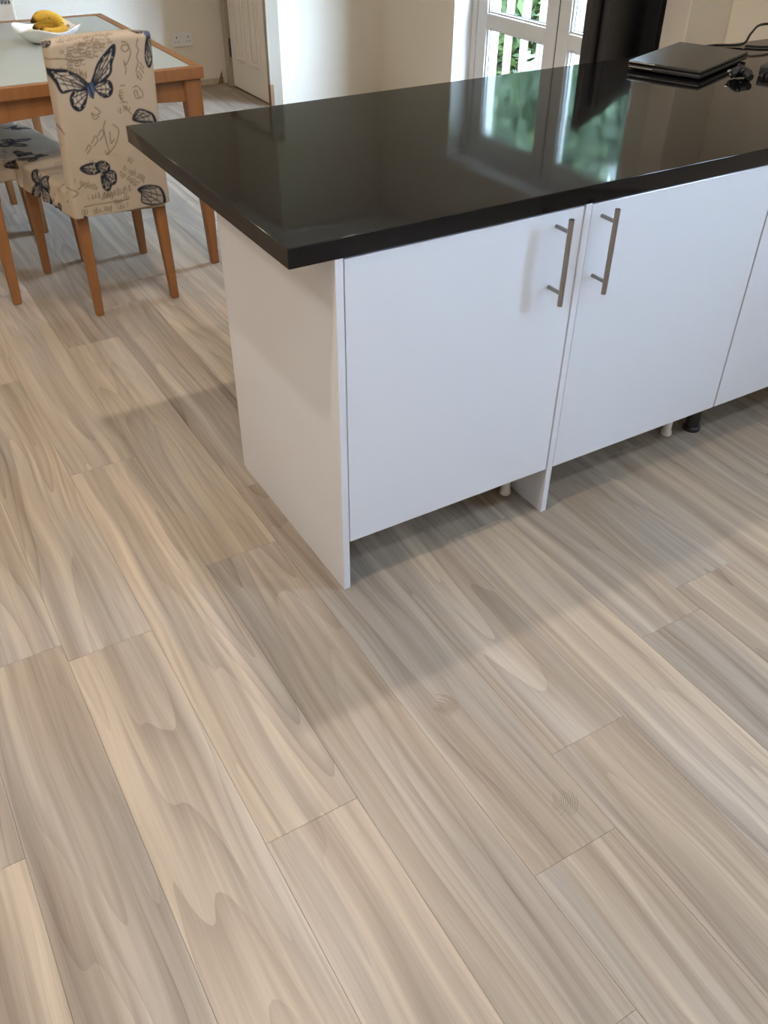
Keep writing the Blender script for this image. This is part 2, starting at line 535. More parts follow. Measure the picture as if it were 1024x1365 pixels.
for k in range(-12, 14):
    xa = -0.0665 + PW * k
    xb = xa + PW
    if xb <= XL or xa >= XR:
        continue
    xa, xb = max(xa, XL), min(xb, XR)
    top = YB if xa < 1.87 else YA
    e0 = ENDS.get(k, (k * 0.537 + 0.2) % PL)
    y = e0 - PL * math.ceil((e0 - YF) / PL)
    while y < top:
        a, b = max(y, YF), min(y + PL, top)
        if b - a > 0.02:
            link('plank', plank_mesh(xb - xa, b - a), None, floor, (xa, a, 0))
        y += PL

struct(obj('wall_left', bx(XL - 0.1, XL, YF, YB, -0.06, CEIL), M['wall']))
wb = struct(obj('wall_back', bx(XL, 3.0, YB, YB + 0.1, -0.06, CEIL), M['wall']))
obj('bare_patch', bx(1.66, 1.855, YB - 0.004, YB + 0.001, 0.0, 0.04, bev=0.002), M['plaster'], wb)['label'] = 'rough unpainted strip along the foot of the wall'
obj('broken_corner', prism(bmesh.new(), [(1.80, 0.0), (1.845, 0.0), (1.84, 0.085), (1.825, 0.05)], YB - 0.006, YB + 0.001), M['raw_wood'], wb)['label'] = 'small dark broken hole by the door frame'
# side wall of the alcove, with the door in it (x = 1.87)
bm = bmesh.new()
box(bm, 1.90, 1.96, 5.16, YB, -0.06, CEIL)
box(bm, 1.90, 1.96, YA, 5.16, 2.06, CEIL)
struct(obj('wall_alcove', bm, M['wall']))
# wall A (faces the camera), and the corner to the window wall
struct(obj('wall_middle', bx(1.96, 2.75, YA, YA + 0.1, -0.06, CEIL), M['wall']))
bm = bmesh.new()
box(bm, 2.75, 3.0, 3.6, YB, -0.06, CEIL)
box(bm, 2.75, 3.0, -1.35, 2.0, -0.06, CEIL)
box(bm, 2.75, 3.0, YF, -2.25, -0.06, CEIL)
box(bm, 2.75, 3.0, -2.25, -1.35, -0.06, 1.25)
box(bm, 2.75, 3.0, -2.25, -1.35, 2.08, CEIL)
box(bm, 2.75, 3.0, 2.0, 3.6, 2.06, CEIL)
wr = struct(obj('wall_right', bm, M['wall']))
# painted reveal of the garden door opening and outside return
bm = bmesh.new()
box(bm, 2.752, 2.885, 3.594, 3.6, 0.0, 2.06)
box(bm, 2.752, 2.885, 2.0, 2.006, 0.0, 2.06)
box(bm, 2.752, 2.885, 2.006, 3.594, 2.054, 2.06)
obj('reveal_lining', bm, M['reveal'], wr)
bm = bmesh.new()
box(bm, 2.96, 3.10, 3.59, YB + 0.1, -0.35, CEIL + 0.1)
box(bm, 2.96, 3.10, -1.35, 2.01, -0.35, CEIL + 0.1)
box(bm, 2.96, 3.10, YF, -2.25, -0.35, CEIL + 0.1)
box(bm, 2.96, 3.10, -2.25, -1.35, -0.35, 1.25)
box(bm, 2.96, 3.10, -2.25, -1.35, 2.08, CEIL + 0.1)
box(bm, 2.96, 3.10, 2.01, 3.59, 2.05, CEIL + 0.1)
obj('outside_render', bm, M['render'], wr)
# nib of wall left between kitchen and dining side
struct(obj('wall_nib', bx(2.495, 2.75, 1.50, 1.64, 0.0, CEIL, bev=0.004), M['wall']))
struct(obj('wall_front', bx(XL - 0.1, 3.0, YF - 0.1, YF, -0.06, CEIL), M['wall']))
w1 = struct(thing('window_1', '', ''))
del w1['label'], w1['category']
bm = bmesh.new()
for a in ((-2.25, -2.19, 1.25, 2.08), (-1.41, -1.35, 1.25, 2.08), (-1.83, -1.77, 1.31, 2.02), (-2.19, -1.41, 1.25, 1.31), (-2.19, -1.41, 2.02, 2.08)):
    box(bm, 2.88, 2.94, a[0], a[1], a[2], a[3], bev=0.004)
obj('window_frame', bm, M['upvc'], w1)
for a in ((-2.19, -1.83), (-1.77, -1.41)):
    obj('glass_pane', bx(2.908, 2.912, a[0], a[1], 1.31, 2.02), M['glass'], w1)

# interior door on the alcove wall (door_1), its frame and raw end
d1 = struct(obj('door_1', bx(1.868, 1.903, 4.492, 5.085, 0.012, 2.0, bev=0.003), M['door']))
for (ya, yb) in ((4.575, 4.735), (4.815, 4.975)):
    for (za, zb) in ((0.20, 0.86), (1.03, 1.86)):
        bm = bmesh.new()
        for q in ((ya, ya + 0.022, za, zb), (yb - 0.022, yb, za, zb), (ya + 0.022, yb - 0.022, za, za + 0.022), (ya + 0.022, yb - 0.022, zb - 0.022, zb)):
            box(bm, 1.856, 1.869, q[0], q[1], q[2], q[3], bev=0.006)
        obj('panel_moulding', bm, M['door'], d1)
        obj('raised_panel', bx(1.859, 1.868, ya + 0.040, yb - 0.040, za + 0.040, zb - 0.040, bev=0.008), M['door'], d1)
fr = struct(obj('trim_door_frame', bx(1.862, 1.962, 5.092, 5.15, 0.0, 2.03, bev=0.003), M['trim']))
obj('frame_post', bx(1.884, 1.962, 4.455, 4.487, 0.0, 2.03, bev=0.003), M['trim'], fr)
obj('frame_head', bx(1.884, 1.962, 4.487, 5.092, 2.004, 2.03, bev=0.003), M['trim'], fr)
obj('architrave', bx(1.868, 1.885, 4.448, 4.487, 0.135, 2.03, bev=0.004), M['trim'], fr)
obj('architrave', bx(1.850, 1.866, 5.10, 5.175, 0.0, 2.03, bev=0.004), M['trim'], fr)
o = obj('raw_timber', bx(1.870, 1.896, 4.450, 4.486, 0.0, 0.135, bev=0.002), M['raw_wood'], fr)
o['label'] = 'bare brown timber where the moulding is missing'
obj('hinge', bx(1.858, 1.867, 5.082, 5.098, 0.20, 0.32, bev=0.002), M['dark_grey'], fr)

# garden doors: two leaves (door_2 far, door_3 near) and their frame
GX0, GX1 = 2.89, 2.955
bm = bmesh.new()
box(bm, GX0 - 0.005, GX1 + 0.005, 3.545, 3.594, 0.0, 2.054, bev=0.004)
box(bm, GX0 - 0.005, GX1 + 0.005, 2.006, 2.055, 0.0, 2.054, bev=0.004)
box(bm, GX0 - 0.005, GX1 + 0.005, 2.055, 3.545, 2.01, 2.054, bev=0.004)
box(bm, GX0 - 0.005, GX1 + 0.02, 2.055, 3.545, 0.0, 0.03, bev=0.004)
struct(obj('trim_garden_door_frame', bm, M['upvc']))


def leaf(name, ya, yb):
    d = struct(thing(name, '', ''))
    del d['label'], d['category']
    for a, b in ((ya + 0.003, ya + 0.10), (yb - 0.10, yb - 0.003)):
        obj('stile', bx(GX0, GX1, a, b, 0.034, 2.006, bev=0.006), M['upvc'], d)
    for a, b in ((0.034, 0.20), (0.545, 0.625), (1.90, 2.006)):
        obj('rail', bx(GX0, GX1, ya + 0.10, yb - 0.10, a, b, bev=0.006), M['upvc'], d)
    for a, b in ((0.20, 0.545), (0.625, 1.90)):
        y0, y1 = ya + 0.10, yb - 0.10
        obj('glass_pane', bx(2.918, 2.924, y0, y1, a, b), M['glass'], d)
        bm = bmesh.new()   # glazing bead and black seal around the pane
        for q in ((y0, y0 + 0.012, a, b), (y1 - 0.012, y1, a, b), (y0 + 0.012, y1 - 0.012, a, a + 0.012), (y0 + 0.012, y1 - 0.012, b - 0.012, b)):
            box(bm, 2.9, 2.916, q[0], q[1], q[2], q[3], bev=0.003)
        obj('glazing_bead', bm, M['upvc'], d)
        bm = bmesh.new()
        for q in ((y0 + 0.012, y0 + 0.016, a, b), (y1 - 0.016, y1 - 0.012, a, b), (y0, y1, a + 0.012, a + 0.016), (y0, y1, b - 0.016, b - 0.012)):
            box(bm, 2.914, 2.918, q[0], q[1], q[2], q[3])
        obj('seal', bm, M['gasket'], d)
    return d


leaf('door_2', 2.79, 3.545)
d3 = leaf('door_3', 2.055, 2.787)
obj('meeting_strip', bx(2.894, 2.90, 2.781, 2.792, 0.04, 2.0), M['gasket'], d3)

# ------------------------------------------------------------------ outside
struct(obj('ground_lawn', bx(3.0, 26, -14, 26, -0.45, -0.35), M['lawn']))
pat = struct(obj('ground_patio', bx(3.10, 4.25, -3.0, 8.0, -0.345, -0.30), M['deck']))
bal = thing('balustrade', 'brown timber railing outside the garden doors with upright spindles', 'railing', (4.05, 3.5, -0.30))
obj('top_rail', bx(-0.04, 0.04, -3.5, 3.6, 1.22, 1.27, bev=0.006), M['post'], bal)
obj('bottom_rail', bx(-0.03, 0.03, -3.5, 3.6, 0.06, 0.11, bev=0.006), M['post'], bal)
sp = None
for i in range(36):
    y = -3.4 + i * 0.2
    if sp is None:
        sp = obj('spindle', bx(-0.024, 0.024, -0.024, 0.024, 0.0, 1.22, bev=0.004), M['post'], bal)
        c = sp
    else:
        c = sp.copy()
        COL.objects.link(c)
    c.location = (0, y, 0)


def foliage(center, radii, n, size, cols, seed):
    r = np.random.default_rng(seed)
    d = r.normal(size=(n, 3))
    d /= np.linalg.norm(d, axis=1)[:, None]
    rad = r.uniform(0.55, 1.0, n) ** 0.6
    lump = 1 + 0.18 * np.sin(d[:, 0] * 5 + seed) * np.cos(d[:, 1] * 6 + d[:, 2] * 4)
    p = d * (rad * lump)[:, None] * np.array(radii) + np.array(center)
    nn = d + r.normal(size=(n, 3)) * 0.7
    nn /= np.linalg.norm(nn, axis=1)[:, None]
    t = np.cross(nn, r.normal(size=(n, 3)))
    t /= np.linalg.norm(t, axis=1)[:, None]
    b = np.cross(nn, t)
    s = size * r.uniform(0.6, 1.4, n)[:, None]
    V = np.stack([p - t * s, p - b * s * 0.45 + nn * s * .1, p + t * s, p + b * s * 0.45 + nn * s * .1], 1).reshape(-1, 3)
    me = bpy.data.meshes.new('foliage')
    cb = bmesh.new()                                        # inner core in darker leaf tones, closing gaps between leaves
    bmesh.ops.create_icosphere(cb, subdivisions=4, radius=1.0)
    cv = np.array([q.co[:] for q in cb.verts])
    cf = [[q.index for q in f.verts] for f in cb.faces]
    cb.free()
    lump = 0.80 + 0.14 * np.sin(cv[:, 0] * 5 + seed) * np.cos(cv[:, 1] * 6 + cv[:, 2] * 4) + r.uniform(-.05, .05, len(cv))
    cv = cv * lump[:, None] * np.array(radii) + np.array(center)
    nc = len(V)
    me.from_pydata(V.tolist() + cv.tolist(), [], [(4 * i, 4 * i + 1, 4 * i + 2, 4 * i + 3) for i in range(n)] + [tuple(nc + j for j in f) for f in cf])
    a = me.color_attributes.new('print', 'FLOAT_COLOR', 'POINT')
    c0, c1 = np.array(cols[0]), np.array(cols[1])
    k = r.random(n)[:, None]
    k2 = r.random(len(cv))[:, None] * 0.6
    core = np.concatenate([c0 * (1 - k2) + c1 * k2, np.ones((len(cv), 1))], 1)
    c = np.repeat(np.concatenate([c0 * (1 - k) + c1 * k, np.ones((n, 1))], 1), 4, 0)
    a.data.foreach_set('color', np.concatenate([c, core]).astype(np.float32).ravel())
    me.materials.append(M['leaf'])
    return me


G1 = ((0.018, 0.034, 0.010), (0.055, 0.080, 0.022))
G2 = ((0.022, 0.042, 0.010), (0.070, 0.098, 0.026))
G3 = ((0.010, 0.020, 0.007), (0.026, 0.042, 0.013))
trees = [
    ('garden_tree', 'dark green tree beyond the railing, left of the other tree in the worktop mirror image', 8.8, 10.1, 3.0, (2.2, 2.4, 3.0), 4500, G3, 0.16),
    ('garden_tree', 'bright green tree beyond the railing, mirrored near the laptop', 9.4, 5.3, 3.0, (2.0, 2.3, 3.0), 4500, G2, 0.16),
    ('garden_tree', 'dark tree standing far behind the other garden trees', 14.5, 14.0, 3.2, (3.2, 3.0, 3.0), 3000, G3, 0.22),
]
for nm, lb, x, y, z, rr, n, cc, sz in trees:
    t = thing(nm, lb, 'tree', (x, y, -0.35), 0, 'trees in the garden')
    tube_b = tube(bmesh.new(), [(0, 0, 0), (0.05, 0.02, 1.0), (0, 0.05, z + 0.35)], [0.16, 0.13, 0.07], 8)
    obj('trunk', tube_b, M['bark'], t, True)
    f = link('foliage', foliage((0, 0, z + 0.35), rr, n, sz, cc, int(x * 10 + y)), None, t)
    f['kind'] = 'stuff'
shr = [
    ('garden_shrub', 'rounded green shrub seen through the left side of the glass door', 4.95, 7.10, (0.50, 0.44, 0.80), G2),
    ('garden_shrub', 'green shrub behind the spindles in the middle of the glass door', 4.95, 5.90, (0.50, 0.44, 0.75), G1),
    ('garden_shrub', 'low shrub behind the spindles at the right of the glass door', 4.95, 4.70, (0.50, 0.44, 0.80), G2),
]
for i, (nm, lb, x, y, rr, cc) in enumerate(shr):
    t = thing(nm, lb, 'shrub', (x, y, -0.35), 0, 'shrubs behind the railing')
    obj('stem', tube(bmesh.new(), [(0, 0, 0), (0.02, 0, 0.3), (0, 0, 0.6)], [0.04, 0.03, 0.02], 6), M['bark'], t, True)
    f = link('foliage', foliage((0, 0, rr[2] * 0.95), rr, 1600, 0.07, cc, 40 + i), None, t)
    f['kind'] = 'stuff'

# ------------------------------------------------------------------ peninsula
H = 0.87
WT = thing('worktop', 'black gloss worktop of the peninsula, reflecting the garden doors', 'worktop')
obj('slab', bx(-0.099, 2.747, -0.001, 0.959, H, H + 0.041, bev=0.0022), M['worktop'], WT, True)
tag(obj('end_panel', bx(0.0, 0.018, 0.0, 0.616, 0.0, H, bev=0.0008), M['gloss_white']),
    'white gloss panel closing the left end of the peninsula', 'panel')
tag(obj('back_panel', bx(0.002, 2.745, 0.618, 0.634, 0.0, H, bev=0.0008), M['gloss_white']),
    'white panel along the back of the cabinets under the worktop overhang', 'panel')
tag(obj('filler_panel', bx(0.6335, 0.6515, 0.0, 0.58, 0.0, H, bev=0.0008), M['gloss_white']),
    'narrow white upright panel reaching the floor between the two handled doors', 'panel')


def cabinet(x0, x1, label, handle, feet):
    c = thing('base_cabinet', label, 'cabinet', (x0, 0, 0), 0, 'white cabinets under the worktop')
    w = x1 - x0
    bm = bmesh.new()
    box(bm, 0.0, 0.018, 0.024, 0.60, 0.152, H - 0.001)
    box(bm, w - 0.018, w, 0.024, 0.60, 0.152, H - 0.001)
    box(bm, 0.018, w - 0.018, 0.024, 0.60, 0.152, 0.170)
    box(bm, 0.018, w - 0.018, 0.588, 0.60, 0.170, H - 0.001)
    box(bm, 0.018, w - 0.018, 0.024, 0.59, 0.50, 0.518)
    obj('carcass', bm, M['carcass'], c)
    d = obj('door', bx(0.0015, w - 0.0015, 0.002, 0.021, 0.149, H - 0.004, bev=0.0012), M['gloss_white'], c)
    if handle is not None:
        bm = bmesh.new()
        hx = handle
        tube(bm, [(hx, -0.044, 0.664), (hx, -0.044, 0.868 - 0.004)], 0.0062, 14)
        obj('handle', bm, M['steel'], d, True)
        for z in (0.693, 0.835):
            obj('handle_post', tube(bmesh.new(), [(hx, 0.003, z), (hx, -0.04, z)], 0.0045, 10), M['steel'], d, True)
    for fx, fy, k in feet:
        bm = lathe(bmesh.new(), [(0.016, 0.0), (0.017, 0.004), (0.016, 0.012), (0.013, 0.016), (0.013, 0.09), (0.022, 0.10), (0.024, 0.152)], 16, (fx, fy))
        if k == 'black_plastic':
            bmesh.ops.scale(bm, verts=bm.verts, vec=(1.7, 1.7, 1), space=Matrix.Translation((-fx, -fy, 0)))
        f = obj('foot', bm, M[k], c, True)
        if k == 'black_plastic':
            f['label'] = 'black foot, the others are white'
    return c


WP, BP = 'white_plastic', 'black_plastic'
cabinet(0.0195, 0.632, 'white gloss cabinet at the left end of the peninsula, handle on its right', 0.535,
        [(0.582, 0.125, WP), (0.03, 0.16, WP), (0.06, 0.52, WP), (0.56, 0.52, WP)])
cabinet(0.653, 1.2765, 'white gloss cabinet right of the narrow floor-length panel, handle on its left', 0.034,
        [(0.585, 0.118, WP), (0.06, 0.16, WP), (0.06, 0.52, WP), (0.56, 0.52, WP)])
cabinet(1.2795, 1.90, 'white gloss cabinet cut off by the right edge of the picture, no handle showing', 0.585,
        [(0.052, 0.10, BP), (0.56, 0.125, WP), (0.06, 0.52, WP), (0.56, 0.52, WP)])
cabinet(1.903, 2.56, 'white gloss cabinet last in the row, beside the right wall', 0.04,
        [(0.06, 0.125, WP), (0.60, 0.125, WP), (0.06, 0.52, WP), (0.60, 0.52, WP)])
tag(obj('wall_filler_strip', bx(2.562, 2.748, 0.002, 0.021, 0.0, H, bev=0.0008), M['gloss_white']),
    'white strip filling the gap between the last cabinet and the right wall', 'panel')

# ------------------------------------------------------------------ laptop, charger, cables on the worktop
ZT = H + 0.0412
ang = math.atan2(0.138, 0.366)
lp = thing('laptop', 'closed black laptop with a grey lid lying on the worktop', 'laptop', (1.735, 0.775, ZT), ang)
lw, ldp = 0.395, 0.245
obj('base', bx(-lw / 2, lw / 2, -ldp / 2, ldp / 2, 0.004, 0.017, bev=0.004), M['black_plastic'], lp, True)
obj('lid', bx(-lw / 2, lw / 2, -ldp / 2, ldp / 2, 0.0185, 0.029, bev=0.004), M['laptop'], lp, True)
for sx in (-1, 1):
    for sy in (-1, 1):
        obj('rubber_foot', lathe(bmesh.new(), [(0.008, 0.0), (0.008, 0.005)], 10, (sx * 0.16, sy * 0.09)), M['black_plastic'], lp)
bm = bmesh.new()
tube(bm, [(-lw / 2 - 0.001, 0.118, 0.0245), (-lw / 2 - 0.001, 0.03, 0.0245)], 0.0028, 8)
obj('trim_strip', bm, M['chrome'], lp, True)['label'] = 'silver strip along the left side'
bm = bmesh.new()
tube(bm, [(-lw / 2 - 0.001, 0.115, 0.0105), (-lw / 2 - 0.001, 0.035, 0.0105)], 0.0022, 8)
obj('trim_strip', bm, M['chrome'], lp, True)
obj('hinge', tube(bmesh.new(), [(-0.15, ldp / 2 + 0.001, 0.015), (0.15, ldp / 2 + 0.001, 0.015)], 0.007, 10), M['black_plastic'], lp, True)

pb = thing('power_adapter', 'black power adapter lying on the worktop right of the laptop', 'adapter', (1.90, 0.545, ZT), math.radians(24))
obj('brick', bx(-0.075, 0.105, -0.055, 0.045, 0.0, 0.03, bev=0.006), M['black_plastic'], pb, True)
for q in (0.0, 0.014):
    obj('cord', tube(bmesh.new(), curve_pts([(-0.072, 0.02 - q, 0.012), (-0.10, 0.025 - q, 0.010), (-0.125, 0.018 - q, 0.006)]), 0.0032, 8), M['black_plastic'], pb, True)
pl = thing('cable_plug', 'tangled black plug and cable with a shiny metal tip beside the laptop', 'cable', (1.735, 0.56, ZT), math.radians(20))
bm = bmesh.new()
pts = []
for i in range(46):
    a = i * 0.42
    r = 0.026 + 0.008 * math.sin(i * 1.7)
    pts.append((r * math.cos(a) + 0.012 * math.sin(i * 0.31), r * 0.8 * math.sin(a) + 0.008 * math.cos(i * .5), 0.006 + 0.026 * (0.5 + 0.5 * math.sin(i * 0.83))))
tube(bm, curve_pts(pts, 3), 0.0045, 8)
obj('cord', bm, M['black_plastic'], pl, True)
obj('plug', tube(bmesh.new(), [(-0.03, -0.045, 0.012), (-0.012, -0.02, 0.02), (0.0, 0.0, 0.026)], [0.011, 0.012, 0.009], 12), M['black_plastic'], pl, True)
obj('metal_tip', bx(-0.030, -0.008, 0.022, 0.032, 0.018, 0.023, bev=0.001), M['chrome'], pl)
cb = curve_pts([(1.79, 0.952, ZT + 0.004), (1.93, 0.985 - 0.035, ZT + 0.005), (2.04, 0.94, ZT + 0.006), (2.13, 0.90, ZT + 0.008), (2.19, 0.92, ZT + 0.035),
                (2.27, 0.95, ZT + 0.052), (2.36, 0.93, ZT + 0.045), (2.46, 0.88, ZT + 0.01), (2.60, 0.82, ZT + 0.004)], 8)
tag(obj('black_cable', tube(bmesh.new(), cb, 0.0042, 8), M['black_plastic'], None, True),
    'loose black cable arching up along the back edge of the worktop', 'cable')
cb = curve_pts([(2.13, 0.885, ZT + 0.0045), (2.18, 0.84, ZT + 0.0045), (2.28, 0.82, ZT + 0.0045), (2.42, 0.80, ZT + 0.0045)], 8)
tag(obj('black_cable', tube(bmesh.new(), cb, 0.004, 8), M['black_plastic'], None, True),
    'black cable lying flat on the worktop behind the adapter', 'cable')

# ------------------------------------------------------------------ television seen from behind
ta = math.atan2(0.45, 0.73)
tv = thing('television', 'black flat television seen from behind, between garden doors and worktop', 'television', (2.355, 1.765, 0.0), ta)
tw = 0.86
obj('screen_panel', bx(-tw / 2, tw / 2, 0.0, 0.03, 0.62, 1.335, bev=0.005), M['black_plastic'], tv, True)
obj('rear_housing', bx(-tw / 2 + 0.13, tw / 2 - 0.05, -0.035, 0.001, 0.64, 1.26, bev=0.012), M['dark_grey'], tv, True)
obj('stand', bx(-0.05, 0.05, -0.012, 0.02, 0.05, 0.64, bev=0.005), M['black_plastic'], tv, True)
obj('foot', bx(-0.25, 0.25, -0.1, 0.13, 0.0, 0.05, bev=0.008), M['black_plastic'], tv, True)
obj('badge', bx(0.10, 0.118, -0.0365, -0.0345, 0.97, 1.03, bev=0.0005), M['steel'], tv)
sk = thing('floor_speaker', 'narrow black speaker standing by the wall beside the television', 'speaker', (2.60, 1.815, 0.0), math.radians(10))
obj('box', bx(-0.07, 0.07, -0.09, 0.09, 0.02, 1.02, bev=0.006), M['black_plastic'], sk, True)
obj('plinth', bx(-0.085, 0.085, -0.105, 0.105, 0.0, 0.02, bev=0.004), M['black_plastic'], sk, True)

# ------------------------------------------------------------------ double socket on the back wall
so = thing('wall_socket', 'white double power socket on the back wall', 'socket', (1.568, YB, 0.312))
obj('face_plate', bx(-0.076, 0.076, -0.010, 0.0, -0.043, 0.043, bev=0.004), M['white_plastic'], so, True)
for sx in (-1, 1):
    obj('switch', bx(sx * 0.017 - 0.007, sx * 0.017 + 0.007, -0.0135, -0.009, 0.008, 0.030, bev=0.001), M['white_plastic'], so)
    bm = bmesh.new()
    cx = sx * 0.042
    box(bm, cx - 0.003, cx + 0.003, -0.0106, -0.009, 0.010, 0.022)
    box(bm, cx - 0.015, cx - 0.008, -0.0106, -0.009, -0.014, -0.009)
    box(bm, cx + 0.008, cx + 0.015, -0.0106, -0.009, -0.014, -0.009)
    obj('pin_holes', bm, M['socket_hole'], so)

# dried grime left on the boards in front of the cabinets: thin curved ridges
M['grime'] = mat('dried_brown_grime', (0.26, 0.205, 0.155), 0.8, var=0.3, vscale=40)
for gx, gy, gr, a0 in ((0.015, -0.440, 0.030, 1.3), (0.085, -0.760, 0.034, 0.3)):
    bm = bmesh.new()
    for k in range(11):
        r = gr + 0.0046 * k
        w0, w1_ = -0.75 + rnd.uniform(0, 0.35), 0.70 - rnd.uniform(0, 0.6)
        pts = [(gx - gr - 0.02 + r * math.cos(a), gy + r * 0.8 * math.sin(a), 0.0002) for a in [w0 + (w1_ - w0) * j / 8 for j in range(9)]]
        c, s_ = math.cos(a0 - 1.0), math.sin(a0 - 1.0)
        pts = [(gx + (x - gx) * c - (y - gy) * s_, gy + (x - gx) * s_ + (y - gy) * c, z) for x, y, z in pts]
        tube(bm, pts, [0.0003 + 0.0006 * math.sin(math.pi * j / 8) for j in range(9)], 5)
    o = obj('grime_mark', bm, M['grime'], floor)
    o['label'] = 'patch of curved dried brown marks'
    o['kind'] = 'stuff'

# ------------------------------------------------------------------ dining table
TX0, TX1, TY0, TY1, TZ = -0.365, 0.548, 2.095, 3.435, 0.79
tb = thing('dining_table', 'beech dining table with a frosted glass top', 'table', ((TX0 + TX1) / 2, (TY0 + TY1) / 2, 0))
hx, hy = (TX1 - TX0) / 2, (TY1 - TY0) / 2
fw = 0.036
obj('top_frame', bx(-hx, hx, -hy, -hy + fw, TZ - 0.043, TZ, bev=0.004), M['beech'], tb, True)
obj('top_frame', bx(-hx, hx, hy - fw, hy, TZ - 0.043, TZ, bev=0.004), M['beech'], tb, True)
obj('top_frame', bx(-hx, -hx + fw, -hy + fw, hy - fw, TZ - 0.043, TZ, bev=0.004), M['beech'], tb, True)
obj('top_frame', bx(hx - fw, hx, -hy + fw, hy - fw, TZ - 0.043, TZ, bev=0.004), M['beech'], tb, True)
obj('glass_top', bx(-hx + fw + 0.002, hx - fw - 0.002, -hy + fw + 0.002, hy - fw - 0.002, TZ - 0.012, TZ - 0.002, bev=0.002), M['frosted'], tb, True)
ins = 0.028


def apron(L):
    top, bot, mid = TZ - 0.044, TZ - 0.125, TZ - 0.108
    n = 12
    poly = [(-L, top), (L, top)] + [(L - 2 * L * i / n, bot + (mid - bot) * math.sin(math.pi * i / n)) for i in range(n + 1)]
    return poly


for s in (-1, 1):
    obj('apron', prism(bmesh.new(), apron(hx - 0.07), s * (hy - ins - 0.012) - 0.011, s * (hy - ins - 0.012) + 0.011), M['beech'], tb)
    bm = prism(bmesh.new(), apron(hy - 0.07), -0.011, 0.011)
    bmesh.ops.rotate(bm, verts=bm.verts, cent=(0, 0, 0), matrix=Matrix.Rotation(math.pi / 2, 3, 'Z'))
    bmesh.ops.translate(bm, verts=bm.verts, vec=(s * (hx - ins - 0.012), 0, 0))
    obj('apron', bm, M['beech'], tb)
for sx in (-1, 1):
    for sy in (-1, 1):
        cx, cy = sx * (hx - 0.046), sy * (hy - 0.046)
        obj('leg', frustum(bmesh.new(), (cx + sx * 0.012, cy + sy * 0.012, 0, 0.0165, 0.0165), (cx, cy, TZ - 0.044, 0.034, 0.034), bev=0.004), M['beech'], tb, True)

# ------------------------------------------------------------------ printed cloth: a 2 mm raster, read per vertex
CELL = 0.002
BASE = np.array((0.44, 0.368, 0.288))
INK = np.array((0.016, 0.020, 0.034))
GREY = np.array((0.46, 0.41, 0.345))
BLUE = np.array((0.045, 0.085, 0.19))
SCR = np.array((0.13, 0.095, 0.062))


